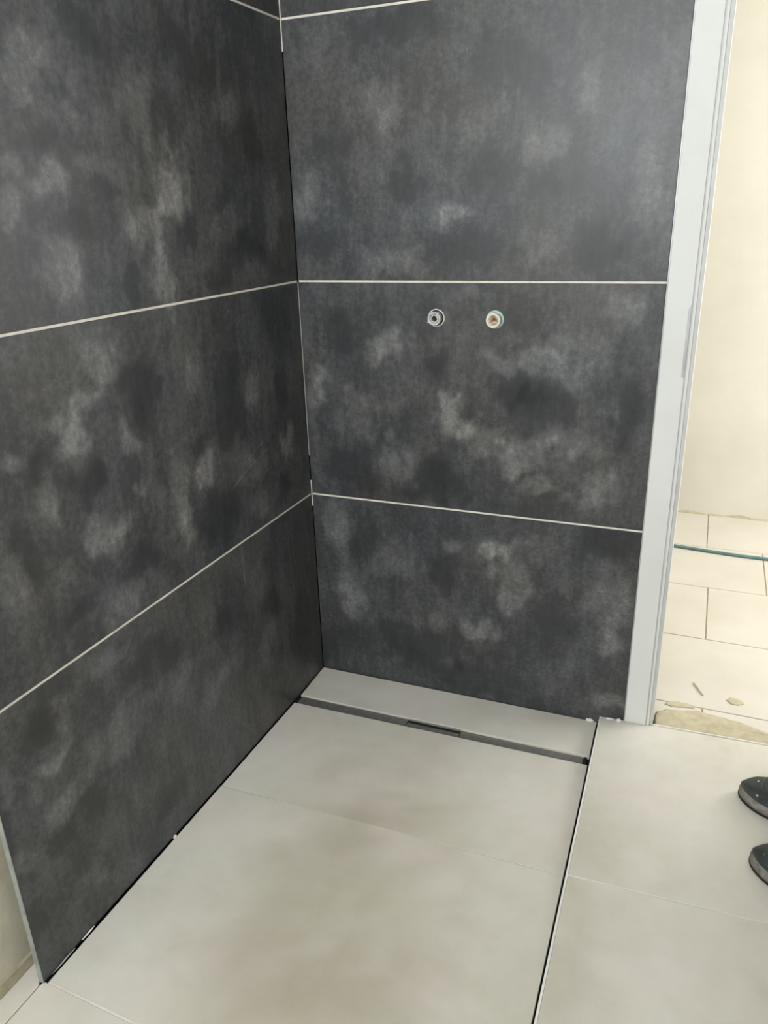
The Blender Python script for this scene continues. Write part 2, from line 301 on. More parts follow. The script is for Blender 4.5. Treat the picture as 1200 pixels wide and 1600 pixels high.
wall_back = struct(boxes('wall_back', 'plaster', None, [(-0.155, 0.9315, 0.010, 0.12, -0.12, CZ), (0.9315, 1.859, 0.010, 0.12, 2.10, CZ), (1.859, RX, 0.0, 0.12, -0.12, CZ)]),
                   'back wall of the shower with large dark concrete-look tiles')
rows = [(None, ZJ[0]), (ZJ[0], ZJ[1]), (ZJ[1], ZJ[2]), (ZJ[2], ZJ[3]), (ZJ[3], CZ)]
uvb = lambda q: (q.x, q.z)
for a, b in rows:
    z1 = b - (G if b < CZ else 0.001)
    zl, zr = (-0.016, -0.010) if a is None else (a + G, a + G)
    panel('tile', 'wall_tile', wall_back, [(0.0012, 0, zl), (WX, 0, zr), (WX, 0, z1), (0.0012, 0, z1)], (0, -1, 0), 0.0098, 130, 84, BACK_CLOUDS, uvb)
for z in ZJ:
    box('grout_line', 'grout', wall_back, 0.003, WX, 0.0012, 0.0095, z - G, z + G)
box('joint_backing', 'screed', wall_back, -0.0100, 0.0030, 0.0092, 0.00995, -0.02, CZ - 0.001)
# the open corner joint is filled in a few places only
for z0, z1 in ((1.715, CZ), (0.545, 0.625)):
    box('corner_grout_and_glint', 'grout', wall_back, -0.0006, 0.0020, -0.0007, -0.0001, z0, z1)
box('corner_grout_and_glint', 'grout', wall_back, -0.0002, 0.0009, -0.0004, -0.00005, 0.70, 1.18)  # thin pale strip painting the tile edge catching light, no joint filling
box('edge_trim', 'trim', wall_back, WX + 0.0002, 0.9313, -0.0006, 0.0098, 0.018, CZ - 0.001)

wall_left = struct(box('wall_left', 'rough_plaster', None, -0.155, -0.055, FY, 0.10, -0.12, CZ), 'left wall with dark concrete-look tiles ending in bare beige plaster')
box('tile_backing', 'screed', wall_left, -0.0549, -0.0105, -1.135, 0.009, -0.02, CZ - 0.001)
uvl = lambda q: (q.y, q.z)
LY = -1.182
for a, b in rows:
    z1 = b - (G if b < CZ else 0.001)
    zn, zf = (0.0025, -0.016) if a is None else (a + G, a + G)
    lt = panel('tile', 'wall_tile', wall_left, [(0, LY, zn), (0, -0.0008, zf), (0, -0.0008, z1), (0, LY, z1)], (1, 0, 0), 0.0102, 165, 84, LEFT_CLOUDS, uvl)
    if a == ZJ[0]:
        tube('scratch', [(0.0, -0.396, 0.731), (0.0, -0.350, 0.749), (0.0, -0.300, 0.766), (0.0, -0.214, 0.784)], 0.0007, 'scuff', lt, 1)
        tube('scratch', [(0.0, -0.335, 0.775), (0.0, -0.270, 0.800), (0.0, -0.205, 0.818)], 0.0005, 'scuff', lt, 1)
    if a is None:
        tube('scratch', [(0.0, -0.384, 0.572), (0.0, -0.387, 0.530), (0.0, -0.384, 0.462)], 0.0007, 'scuff', lt, 1)
        tube('scratch', [(0.0, -0.900, 0.150), (0.0, -0.902, 0.125), (0.0, -0.894, 0.104)], 0.0006, 'scuff', lt, 1)
for z in ZJ:
    box('grout_line', 'grout', wall_left, -0.0095, -0.0012, LY, -0.002, z - G, z + G)
box('edge_trim', 'trim', wall_left, -0.0095, 0.0005, LY - 0.0022, LY - 0.0002, 0.003, CZ - 0.001)
box('adhesive_edge', 'rough_plaster', wall_left, -0.0165, -0.0108, -1.176, -1.137, 0.006, CZ - 0.001)
# ragged plaster foot along the bare left wall
bm = bmesh.new(); ys = [FY + 0.01 + i * 0.03 for i in range(60)]
ys = [y for y in ys if y < -1.14] + [-1.14]
for y0, y1 in zip(ys, ys[1:]):
    h0 = 0.028 + 0.010 * noise.noise(Vector((y0 * 9, 0, 0))); h1 = 0.028 + 0.010 * noise.noise(Vector((y1 * 9, 0, 0)))
    prism(bm, [(-0.0549, y0, 0.004), (-0.0500, y0, 0.004), (-0.0500, y1, 0.004), (-0.0549, y1, 0.004)], [(-0.0549, y0, h0 + 0.004), (-0.0515, y0, h0), (-0.0515, y1, h1), (-0.0549, y1, h1 + 0.004)])
bmesh.ops.remove_doubles(bm, verts=bm.verts, dist=1e-5)
from_bm('plaster_foot', bm, 'mortar', wall_left)

struct(box('wall_right', 'cement', None, RX, RX + 0.1, FY, 0.12, -0.12, CZ), 'bare grey cement wall of the bathroom opposite the shower')
struct(boxes('wall_front', 'white_wall', None, [(-0.155, 0.06, FY - 0.12, FY, -0.12, CZ), (1.18, RX + 0.1, FY - 0.12, FY, -0.12, CZ), (0.06, 1.18, FY - 0.12, FY, -0.12, 1.25), (0.06, 1.18, FY - 0.12, FY, 2.35, CZ)]), 'white wall with the added window behind the viewer')
def window(name, label, axis, c, a0, a1, z0, z1):
    w = struct(empty(name, (c if axis == 'x' else (a0 + a1) / 2, (a0 + a1) / 2 if axis == 'x' else c, z0)), label)
    def b(n, m, u0, u1, d0, d1, q0, q1):
        if axis == 'y': return box(n, m, w, u0, u1, c + d0, c + d1, q0, q1)
        return box(n, m, w, c + d0, c + d1, u0, u1, q0, q1)
    t = 0.055; mid = (a0 + a1) / 2
    b('frame_rail', 'white_lacquer', a0, a1, -0.03, 0.03, z0, z0 + t); b('frame_rail', 'white_lacquer', a0, a1, -0.03, 0.03, z1 - t, z1)
    for u in (a0, mid - t / 2, a1 - t): b('frame_stile', 'white_lacquer', u, u + t, -0.03, 0.03, z0 + t, z1 - t)
    b('pane', 'glass', a0 + t, mid - t / 2, -0.004, 0.004, z0 + t, z1 - t); b('pane', 'glass', mid + t / 2, a1 - t, -0.004, 0.004, z0 + t, z1 - t)
window('added_window_1', 'added unseen white two-pane window in the wall behind the viewer', 'y', FY - 0.08, 0.06, 1.18, 1.25, 2.35)  # out of view, added to light the bathroom
struct(boxes('ceiling', 'white_wall', None, [(-0.155, RX + 0.1, FY - 0.12, 0.12, CZ, CZ + 0.1)]), 'white bathroom ceiling')

# hall behind the doorway
HZ = 0.0
struct(boxes('wall_hall', 'plaster', None, [(0.20, 3.30, 1.75, 1.85, -0.1, CZ)]), 'cream plastered wall at the far side of the hall')
struct(boxes('wall_hall_left', 'plaster', None, [(0.20, 0.30, 0.12, 1.75, -0.1, CZ)]), 'cream plastered end wall of the hall')
struct(boxes('wall_hall_right', 'plaster', None, [(3.20, 3.30, 0.12, 0.30, -0.1, CZ), (3.20, 3.30, 1.60, 1.75, -0.1, CZ), (3.20, 3.30, 0.30, 1.60, -0.1, 0.65), (3.20, 3.30, 0.30, 1.60, 2.25, CZ), (RX + 0.1, 3.30, 0.02, 0.12, -0.1, CZ)]), 'cream plastered hall wall with an added window')
window('added_window_2', 'added unseen white two-pane window lighting the hall', 'x', 3.25, 0.30, 1.60, 0.65, 2.25)  # out of view, added to light the hall
struct(box('ceiling_hall', 'white_wall', None, 0.20, 3.30, 0.12, 1.85, CZ, CZ + 0.1), 'white hall ceiling')

# ------------------------------------------------------------------ setting: floors
floor = struct(box('floor', 'screed', None, -0.0549, RX, FY, 0.0098, -0.12, -0.0205), 'bathroom floor of large light greige tiles sloping to the shower drain')
uvf = lambda q: (q.x, q.y)
def ftile(fl, fr, br, bl, thick=0.01, nu=14, nv=14):
    return panel('tile', 'floor_tile', floor, [fl, fr, br, bl], (0, 0, 1), thick, nu, nv, FLOOR_CLOUDS_AND_FILL, uvf, 0.0008, 2.2)
def fgrout(a, b, w, dz=0.0012, mat='floor_grout'):
    """joint filled between two points, running about along x"""
    bm = bmesh.new(); a = Vector(a); b = Vector(b); h = Vector((0, w / 2, 0)); d = Vector((0, 0, 0.007)); t = Vector((0, 0, dz))
    prism(bm, [a - h - d, b - h - d, b + h - d, a + h - d], [a - h - t, b - h - t, b + h - t, a + h - t])
    return from_bm('grout_line', bm, mat, floor)
sx = lambda y: 0.8645 - 0.0172 * y                # edge of the raised floor
gx = lambda y: 0.8575 - 0.0185 * y                # right edge of the shower floor
RZ = 0.017
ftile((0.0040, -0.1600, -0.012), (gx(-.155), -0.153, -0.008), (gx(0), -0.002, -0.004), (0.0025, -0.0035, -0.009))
ftile((0.0035, -0.5895, -0.0090), (gx(-.578), -0.5775, -0.0010), (gx(-.19), -0.1915, -0.006), (0.0040, -0.2015, -0.012))
ftile((0.0045, -1.1745, 0.0000), (gx(-1.2), -1.2010, 0.0030), (gx(-.58), -0.5800, 0.0000), (0.0035, -0.5920, -0.0080))
fgrout((0.0035, -0.5908, -0.0085), (gx(-.578), -0.5788, -0.0005), 0.0026, 0.0006, 'joint_tone')
fgrout((0.0060, -1.1768, 0.0010), (gx(-1.2), -1.2035, 0.0035), 0.0046, 0.0004)
ftile((-0.0070, -1.790, 0.002), (gx(-1.79), -1.800, 0.004), (gx(-1.2), -1.2060, 0.0035), (-0.0045, -1.1790, 0.0010))
ftile((-0.0100, -2.39, 0.002), (gx(-2.4), -2.40, 0.004), (gx(-1.8), -1.803, 0.004), (-0.0070, -1.793, 0.002))
ftile((-0.0100, FY + 0.002, 0.002), (gx(FY), FY + 0.002, 0.004), (gx(-2.4), -2.403, 0.004), (-0.0100, -2.393, 0.002))
ftile((-0.0548, -2.30, 0.002), (-0.0125, -2.30, 0.002), (-0.0065, -1.1880, 0.0015), (-0.0548, -1.138, 0.0015))
ftile((-0.0548, FY + 0.002, 0.002), (-0.0125, FY + 0.002, 0.002), (-0.0125, -2.303, 0.002), (-0.0548, -2.303, 0.002))
cy = lambda x, y0: y0 + 0.0455 * (x - 0.868)
e = 0.0048
for y0, y1 in ((-0.5885, -0.0015), (-1.190, -0.5912), (-1.793, -1.1927), (-2.395, -1.7957), (FY + 0.05, -2.3977)):
    ftile((sx(y0) + e, y0, RZ), (1.80, cy(1.80, y0), RZ), (1.80, cy(1.80, y1), RZ), (sx(y1) + e, y1, RZ), 0.030, 22, 16)
    ya, yb = max(cy(1.802, y0), FY + 0.001), min(cy(1.802, y1), -0.001)
    ftile((1.803, ya, RZ), (RX - 0.001, ya, RZ), (RX - 0.001, yb, RZ), (1.803, yb, RZ), 0.030, 4, 4)
    if y1 < -0.1: fgrout((sx(y1) + e, y1 - 0.0014 + 0.0028, RZ), (1.80, cy(1.80, y1) + 0.0014, RZ), 0.0027, 0.0003)
bm = bmesh.new()
q = [(sx(0), -0.0015), (sx(0) + 0.0046, -0.0015), (sx(FY) + 0.0046, FY + 0.002), (sx(FY), FY + 0.002)]
prism(bm, [(x, y, -0.012) for x, y in q], [(x, y, RZ + 0.0006) for x, y in q])
from_bm('step_edge_trim', bm, 'floor_trim', floor)

hall_floor = struct(box('floor_hall', 'hall_grout', None, 0.30, 3.20, 0.050, 1.75, -0.10, -0.0018), 'cream tiled hall floor seen through the doorway')
def hall_tile(x0, x1, y0, y1):
    panel('tile', 'hall_tile', hall_floor, [(x0, y0, HZ), (x1, y0, HZ), (x1, y1, HZ), (x0, y1, HZ)], (0, 0, 1), 0.008, 2, 2, cham=0.0008)
HR = [(0.160, 0.565, 1.329), (0.565, 0.965, 1.129), (0.965, 1.355, 1.329), (1.355, 1.748, 1.117)]
HP = 0.4125; HG = 0.0022
for y0, y1, ph in HR:
    x = ph - HP * 3
    while x < 3.2:
        a, b = max(x, 0.302), min(x + HP, 3.198)
        if b - a > 0.03: hall_tile(a + HG, b - HG, y0 + HG, y1 - HG)
        x += HP
# first hall row: between the jambs it reaches to the threshold
x = 1.129 - HP * 3
while x < 3.2:
    for lo, hi, y0 in ((0.302, 0.9315, 0.1205), (0.9335, 1.857, 0.058), (1.859, 3.198, 0.1205)):
        a, b = max(x, lo), min(x + HP, hi)
        if b - a > 0.03: hall_tile(a + HG, b - HG, y0, 0.160 - HG)
    x += HP
bm = bmesh.new()
q = [(1.004, 0.0112), (1.795, 0.0472), (1.795, 0.0500), (1.004, 0.0140)]
prism(bm, [(x, y, -0.0015) for x, y in q], [(x, y, RZ - 0.0008) for x, y in q])
from_bm('threshold_edge', bm, 'floor_trim', hall_floor)
# ragged dirty joint along the foot of the hall wall
bm = bmesh.new(); xs = [0.31 + i * 0.02 for i in range(144)]
for x0, x1 in zip(xs, xs[1:]):
    f = lambda x: 0.007 + 0.014 * noise.noise(Vector((x * 14, 2, 0))); g = lambda x: 1.743 + 0.010 * noise.noise(Vector((x * 11, 5, 0)))
    prism(bm, [(x0, g(x0), 0.0001), (x1, g(x1), 0.0001), (x1, 1.7499, 0.0001), (x0, 1.7499, 0.0001)], [(x0, g(x0), 0.002), (x1, g(x1), 0.002), (x1, 1.7499, max(0.003, f(x1))), (x0, 1.7499, max(0.003, f(x0)))])
bmesh.ops.remove_doubles(bm, verts=bm.verts, dist=1e-5)
from_bm('base_joint', bm, 'mortar', hall_floor)

# ------------------------------------------------------------------ setting: door frame
door = struct(empty('door_1', (0.96, 0.0, RZ)), 'white door frame beside the dark tiled wall, doorway to the hall')
DZ = 2.05
def jamb(s, x0):
    X = lambda a: x0 + s * a
    def b(n, m, a0, a1, *r, bevel=0): return box(n, m, door, min(X(a0), X(a1)), max(X(a0), X(a1)), *r, bevel=bevel)
    f = b('casing', 'white_lacquer', 0.0, 0.0545, -0.0015, 0.118, RZ + 0.0005, DZ, bevel=0.0008)
    b('groove_seal', 'grey_lacquer', 0.0545, 0.0575, 0.003, 0.118, RZ + 0.0005, DZ)
    b('bead', 'white_lacquer', 0.0575, 0.0635, -0.0012, 0.118, RZ + 0.0005, DZ, bevel=0.0015)
    b('jamb_lining', 'grey_lacquer', 0.0635, 0.0725, 0.004, 0.118, RZ + 0.0005, DZ, bevel=0.001)
    return f
jl = jamb(1, 0.9315); jamb(-1, 1.859)
box('header', 'white_lacquer', door, 0.9315, 1.859, -0.0015, 0.118, DZ + 0.0005, 2.10, bevel=0.0008)
bm = bmesh.new()
prism(bm, [(0.9796, -0.0022, 0.975), (0.9856, -0.0022, 0.972), (0.9856, -0.0022, 1.138), (0.9796, -0.0022, 1.126)], [(0.9796, 0.001, 0.975), (0.9856, 0.001, 0.972), (0.9856, 0.001, 1.138), (0.9796, 0.001, 1.126)])
slot = from_bm('strike_slot', bm, 'slot', jl)
slot['label'] = 'narrow grey vertical slot'

# ------------------------------------------------------------------ shower drain
dr = tag(empty('shower_drain', (0.43, -0.178, -0.0205)), 'long narrow gunmetal linear shower drain between floor tiles', 'drain')
fy = lambda x: -0.1612 + 0.0082 * x               # far edge
ny = lambda x: -0.2000 + 0.0118 * x               # near edge
def seg(name, mat, x0, x1, ya, yb, za, zb, th=0.0015, parent=dr):
    """plate from x0 to x1; ya / yb: offsets in from far and near edge; za far height, zb near height at both ends"""
    bm = bmesh.new()
    top = [(x0, ny(x0) + yb, zb[0]), (x1, ny(x1) + yb, zb[1]), (x1, fy(x1) - ya, za[1]), (x0, fy(x0) - ya, za[0])]
    prism(bm, [(x, y, z - th) for x, y, z in top], top)
    return from_bm(name, bm, mat, parent)
X0, X1, XE = 0.012, 0.846, 0.8555
seg('channel_base', 'black', 0.0090, XE, 0.0002, 0.0002, (-0.0186, -0.0186), (-0.0186, -0.0186), 0.0018)
seg('channel_plate', 'steel', X0 + 0.010, 0.3520, 0.0030, 0.0015, (-0.0150, -0.0160), (-0.0150, -0.0160))
seg('channel_plate', 'steel', 0.5110, X1, 0.0030, 0.0015, (-0.0155, -0.0125), (-0.0155, -0.0125))
cov = seg('drain_cover', 'steel', 0.3550, 0.5085, 0.0135, 0.0025, (-0.0158, -0.0154), (-0.0158, -0.0154), 0.002)
cov['label'] = 'short removable cover plate with a slot along its far side'
seg('cover_rim', 'trim', 0.3535, 0.5100, 0.0004, 0.0345, (-0.0122, -0.0108), (-0.0122, -0.0108), 0.003, cov)
seg('cover_tab', 'black', 0.3575, 0.3690, 0.0300, 0.0045, (-0.0150, -0.0150), (-0.0150, -0.0150), 0.001, cov)
seg('channel_lip', 'steel', X0, X1, 0.0003, 0.0375, (-0.0165, -0.0150), (-0.0165, -0.0150), 0.002)
seg('channel_lip', 'steel', 0.30, X1, 0.0365, 0.0002, (-0.0135, -0.0082), (-0.0135, -0.0082), 0.004)
for x0, x1, z in ((X0, X0 + 0.0095, -0.0140), ):
    seg('end_cap', 'steel', x0, x1, 0.0030, 0.0015, (z, z - 0.001), (z, z - 0.001))
seg('end_cap', 'black', X1 + 0.0015, XE - 0.0002, 0.0012, 0.0012, (-0.0115, -0.0110), (-0.0115, -0.0110))

# ------------------------------------------------------------------ water connections
def outlet(x, z, label, ring_mat, body_mat, r, length, hexbore, ri):
    t = tag(empty('pipe_fitting', (x, -0.0002, z)), label, 'pipe fitting', 'capped water connections in the shower wall')
    o = (x, 0, z); ax = (0, -1, 0)
    bm = bmesh.new(); lathe(bm, [(0.0, 0.0003), (0.0205, 0.0003), (0.0205, 0.0008), (0, 0.0008)], o, ax, 28); from_bm('wall_hole', bm, 'black', t, True)
    bm = bmesh.new(); lathe(bm, [(ri, 0.0009), (0.0222, 0.0009), (0.0220, 0.0024), (ri + 0.0004, 0.0024), (ri, 0.0009)], o, ax, 28); from_bm('sleeve', bm, ring_mat, t, False)
    bm = bmesh.new()
    rb = r * 0.66
    lathe(bm, [(r * 0.93, 0.0009), (r * 0.93, length * 0.5), (r, length * 0.55), (r, length - 0.0015), (r - 0.0015, length), (rb + 0.002, length), (rb, length - 0.0015), (rb, length - (0.013 if hexbore else 0.004)), (0, length - (0.013 if hexbore else 0.005))], o, ax, 6 if False else 28)
    b = from_bm('plug', bm, body_mat, t, False)
    if hexbore:
        bm = bmesh.new(); lathe(bm, [(rb * 0.98, length - 0.010), (rb * 0.98, length - 0.003), (rb * 0.72, length - 0.003), (rb * 0.66, length - 0.0119), (0.0, length - 0.0119)], o, ax, 6); from_bm('hex_socket', bm, 'galv', b)
        bm = bmesh.new(); lathe(bm, [(rb * 0.62, length - 0.0110), (0, length - 0.0108)], o, ax, 12); from_bm('bore', bm, 'black', b)
        bm = bmesh.new(); c = Vector((x - r * 0.86, -length * 0.62, z - r * 0.45)); bx(bm, c.x - 0.004, c.x + 0.004, c.y - 0.004, c.y + 0.004, c.z - 0.004, c.z + 0.004)
        bmesh.ops.bevel(bm, geom=bm.edges[:], offset=0.0012, segments=2, affect='EDGES'); from_bm('lug', bm, 'galv', b)
    else:
        bm = bmesh.new(); lathe(bm, [(rb * 0.98, length - 0.0036), (rb * 0.5, length - 0.0044), (0, length - 0.0048)], o, ax, 24); from_bm('plug_face', bm, 'rust', b, True)
        bm = bmesh.new(); lathe(bm, [(rb * 0.36, length - 0.0040), (0, length - 0.0039)], (x + 0.002, 0, z + 0.003), ax, 12); from_bm('rust_hole', bm, 'rust_dark', b)
outlet(0.3885, 1.0955, 'grey metal pipe plug with open hex socket, left of the two wall connections', 'sleeve_white', 'galv', 0.0172, 0.021, True, 0.0192)
outlet(0.5400, 1.0945, 'off-white pipe plug with rusty face and pale green sleeve in dark tile', 'sleeve_green', 'chalky', 0.0182, 0.022, False, 0.0172)

# ------------------------------------------------------------------ hose, mortar, crumbs
tag(tube('hose', [(0.70, 1.36, 0.0068), (0.85, 1.332, 0.0068), (0.98, 1.3165, 0.0068), (1.107, 1.302, 0.0068), (1.2285, 1.291, 0.0068), (1.35, 1.290, 0.0068), (1.55, 1.302, 0.0068), (1.85, 1.36, 0.0068), (2.2, 1.50, 0.0068)], 0.0066, 'hose'), 'thin blue-green hose lying curved across the cream hall floor', 'hose')

def smear(name, label, cat, pts, h, mat, z=0.0002, n=3):
    """low irregular mound from an outline"""
    bm = bmesh.new(); c = Vector((sum(p_[0] for p_ in pts) / len(pts), sum(p_[1] for p_ in pts) / len(pts), 0)); fine = []
    for i, p_ in enumerate(pts):
        a = Vector((*p_, 0)); b = Vector((*pts[(i + 1) % len(pts)], 0))
        for k in range(6):
            q_ = a.lerp(b, k / 6); d = noise.noise(Vector((q_.x * 60, q_.y * 60, 3))) * 0.005
            fine.append(q_ + (q_ - c).normalized() * d)
    rings = []
    for f_, hh in ((1.0, 0.0), (0.97, h * 0.6), (0.86, h), (0.6, h * 0.9), (0.3, h)):
        rings.append([bm.verts.new((c.x + (q_.x - c.x) * f_, c.y + (q_.y - c.y) * f_, z + hh * (1 + 0.4 * noise.noise(Vector((q_.x * 40, q_.y * 40 * f_, 1)))))) for q_ in fine])
    m = len(fine)
    for a, b in zip(rings, rings[1:]):
        for i in range(m): bm.faces.new((a[i], a[(i + 1) % m], b[(i + 1) % m], b[i]))
    bm.faces.new(rings[-1]); bm.faces.new(rings[0][::-1])
    o = from_bm(name, bm, mat, None, True)
    return tag(o, label, cat)
smear('mortar_patch', 'broad khaki mortar smear on hall floor along the doorway threshold', 'mortar', [(1.006, 0.018), (1.008, 0.098), (1.035, 0.120), (1.075, 0.128), (1.115, 0.140), (1.15, 0.135), (1.19, 0.130), (1.235, 0.122), (1.28, 0.104), (1.33, 0.088), (1.40, 0.076), (1.48, 0.072), (1.48, 0.040), (1.25, 0.030)], 0.0028, 'mortar')
smear('mortar_ridge', 'small khaki mortar ridge just beyond the broad threshold smear', 'mortar', [(1.028, 0.142), (1.05, 0.137), (1.085, 0.146), (1.112, 0.150), (1.10, 0.164), (1.065, 0.168), (1.036, 0.160)], 0.003, 'mortar', z=0.0004)
smear('mortar_spot', 'small round khaki mortar spot alone on a cream hall tile', 'mortar', [(1.192, 0.223), (1.205, 0.209), (1.226, 0.206), (1.240, 0.216), (1.236, 0.230), (1.218, 0.240), (1.200, 0.236)], 0.003, 'mortar', z=0.0004)
tag(tube('wood_splinter', [(1.102, 0.283, 0.0026), (1.114, 0.256, 0.0030), (1.130, 0.224, 0.0026)], 0.0020, 'mortar'), 'thin brown splinter lying on cream hall tile', 'splinter')

def crumb(name, label, c, size, mat='crumb', rot=0.0, seed=1):
    bm = bmesh.new(); bmesh.ops.create_icosphere(bm, subdivisions=2, radius=1.0)
    for v in bm.verts:
        k = 1 + 0.45 * noise.noise(v.co * 1.7 + Vector((seed * 3.1, 0, 0))); x, y, z_ = v.co * k
        x, y, z_ = x * size[0], y * size[1], z_ * size[2]
        v.co = Vector((x * math.cos(rot) - y * math.sin(rot), x * math.sin(rot) + y * math.cos(rot), z_)) + Vector(c)
    return tag(from_bm(name, bm, mat), label, 'crumb')
crumb('plaster_crumb', 'larger white plaster crumb at wall foot beside the raised floor edge', (0.838, -0.0065, 0.001), (0.012, 0.0045, 0.0045), seed=1)
crumb('plaster_crumb', 'white plaster crumb at wall foot next to the door frame', (0.9165, -0.0070, RZ + 0.003), (0.007, 0.005, 0.0055), seed=4)
crumb('plaster_crumb', 'thin grey plaster crumb on the raised floor corner by dark wall', (0.893, -0.0060, RZ + 0.0015), (0.012, 0.004, 0.0025), seed=6)
crumb('tile_spacer', 'small white spacer nub in the joint below the left wall', (0.0016, -0.7800, -0.0045), (0.0030, 0.0055, 0.0040), 'floor_grout', seed=2)['category'] = 'spacer'
crumb('joint_chip', 'thin white chip in the black joint near the left wall end', (0.0018, -1.065, 0.0030), (0.0012, 0.018, 0.0022), seed=3)['category'] = 'chip'
crumb('joint_chip', 'longer grey chip in the black joint at the very end of the left wall', (0.0020, -1.135, 0.0035), (0.0013, 0.030, 0.0020), 'trim', seed=5)['category'] = 'chip'
# ------------------------------------------------------------------ person standing at the right edge
person = tag(empty('person', (1.40, -0.37, RZ)), 'person in scuffed dark shoes with grey rubber rims standing on the raised floor', 'person')
def shoe(toe, ang):
    """toe tip (x, y), pointing to -x turned by ang; length 0.285"""
    LN = 0.285; ca, sa = math.cos(ang), math.sin(ang)
    def T(s, y, z): return (toe[0] + s * ca - y * sa, toe[1] + s * sa + y * ca, RZ + z)
    ns = 26; ts = [0.5 - 0.5 * math.cos(PI * i / (ns - 1)) for i in range(ns)]
    def half(t, off=0.0):
        w = 0.052 * min(1, (1 - (1 - min(t / 0.30, 1)) ** 2.0) ** 0.62) if t < 0.3 else 0.052 - 0.014 * (1 - math.cos(PI * min((t - 0.3) / 0.4, 1))) / 2
        if t > 0.80: w *= max(0.0, 1 - ((t - 0.80) / 0.20) ** 2.6) ** 0.5
        return max(w + off * min(1.0, w / 0.02), 0.0006)
    def loop(bm, z, off): 
        pts = []
        L2 = LN + 2 * off
        for t in ts: pts.append((t * L2 - off, -half(t, off)))
        for t in ts[::-1][1:-1]: pts.append((t * L2 - off, half(t, off)))
        return [bm.verts.new(T(s, y, z)) for s, y in pts]
    def band(name, mat, levels, parent):
        bm = bmesh.new(); rs = [loop(bm, z, off) for z, off in levels]; m = len(rs[0])
        for a, b in zip(rs, rs[1:]):
            for i in range(m): bm.faces.new((a[i], a[(i + 1) % m], b[(i + 1) % m], b[i]))
        bm.faces.new(rs[0][::-1]); bm.faces.new(rs[-1])
        return from_bm(name, bm, mat, parent, True)
    # upper: lofted sections
    def top(t):
        if t < 0.14: return 0.033 + 0.021 * math.sin(PI / 2 * t / 0.14)
        if t < 0.52: return 0.054 + 0.046 * ((t - 0.14) / 0.38) ** 1.25
        return 0.100 + 0.006 * (t - 0.52) / 0.48
    bm = bmesh.new(); secs = []; k = 15
    for t in ts:
        w = half(t, -0.003); h = top(t) - 0.024; row = []
        if t > 0.86: h = 0.079
        for i in range(k):
            a = PI * i / (k - 1); cx = math.cos(a); sn = math.sin(a)
            row.append(bm.verts.new(T(t * (LN - 0.006) + 0.003, -w * (abs(cx) ** 0.75) * (1 if cx > 0 else -1), 0.024 + h * (sn ** 0.72))))
        secs.append(row)
    for a, b in zip(secs, secs[1:]):
        for i in range(k - 1): bm.faces.new((a[i], a[i + 1], b[i + 1], b[i]))
    bm.faces.new(secs[0]); bm.faces.new(secs[-1][::-1])
    up = from_bm('shoe', bm, 'leather', person, True)
    band('outsole', 'black', [(0.0003, -0.003), (0.001, 0.0005), (0.007, 0.001), (0.008, -0.001)], up)
    band('rubber_rim', 'rand', [(0.0075, -0.002), (0.0085, 0.0005), (0.022, -0.0005), (0.029, -0.0035), (0.030, -0.006)], up)
    # surface point on the upper
    def on(t, a, lift=0.0):
        w = half(t, -0.003) + lift; h = top(t) - 0.024 + lift; cx = math.cos(a); sn = math.sin(a)
        return T(t * (LN - 0.006) + 0.003, -w * (abs(cx) ** 0.75) * (1 if cx > 0 else -1), 0.024 + h * (max(sn, 0) ** 0.72))
    tube('toe_seam', [on(0.36 - 0.20 * math.sin(a), a, 0.0006) for a in [PI * (0.04 + 0.92 * i / 16) for i in range(17)]], 0.0016, 'leather', up, 2)
    tube('toe_seam', [on(0.385 - 0.20 * math.sin(a), a, 0.0006) for a in [PI * (0.04 + 0.92 * i / 16) for i in range(17)]], 0.0010, 'lace', up, 2)
    tube('side_seam', [on(0.18 + 0.30 * i / 8, 0.35 + 0.25 * math.sin(i / 8 * PI / 2), 0.0005) for i in range(9)], 0.0013, 'leather', up, 2)
    tube('side_seam', [on(0.18 + 0.30 * i / 8, PI - 0.35 - 0.25 * math.sin(i / 8 * PI / 2), 0.0005) for i in range(9)], 0.0013, 'leather', up, 2)
    for j in range(4):
        t = 0.27 + 0.065 * j
        tube('lace', [on(t, PI / 2 - 0.62, 0.002), on(t + 0.012, PI / 2 - 0.2, 0.004), on(t + 0.012, PI / 2 + 0.2, 0.004), on(t, PI / 2 + 0.62, 0.002)], 0.0024, 'lace', up, 2)
        for s_ in (-1, 1):
            bm = bmesh.new(); c = Vector(on(t, PI / 2 + s_ * 0.66, 0.0005)); bmesh.ops.create_icosphere(bm, subdivisions=1, radius=0.0030, matrix=Matrix.Translation(c)); from_bm('eyelet', bm, 'eyelet', up, True)
    for t, a, r in ((0.165, 0.50, 0.0040), (0.13, 1.55, 0.0028)):
        bm = bmesh.new(); c = Vector(on(t, a, 0.0002)); bmesh.ops.create_icosphere(bm, subdivisions=2, radius=r, matrix=Matrix.Translation(c) @ Matrix.Diagonal((0.8, 1.0, 0.35, 1)))
        from_bm('paint_fleck', bm, 'slot', up, True)
    return up
shoe((1.2170, -0.1930), -0.32)
shoe((1.2360, -0.4080), -0.36)

def skin(name, mat, verts, edges, radii, root, parent=person, sub=2):
    me = bpy.data.meshes.new(name); me.from_pydata(verts, edges, []); o = link(name, me, mat, parent)
    md = o.modifiers.new('skin', 'SKIN'); md.use_smooth_shade = True
    for i, r in enumerate(radii):
        r = r if isinstance(r, tuple) else (r, r); me.skin_vertices[0].data[i].radius = r; me.skin_vertices[0].data[i].use_root = (i == root)
    sm = o.modifiers.new('sub', 'SUBSURF'); sm.levels = sub; sm.render_levels = sub
    return o
PX = 1.425; YL, YR = -0.262, -0.486; MY = -0.374; Z = RZ
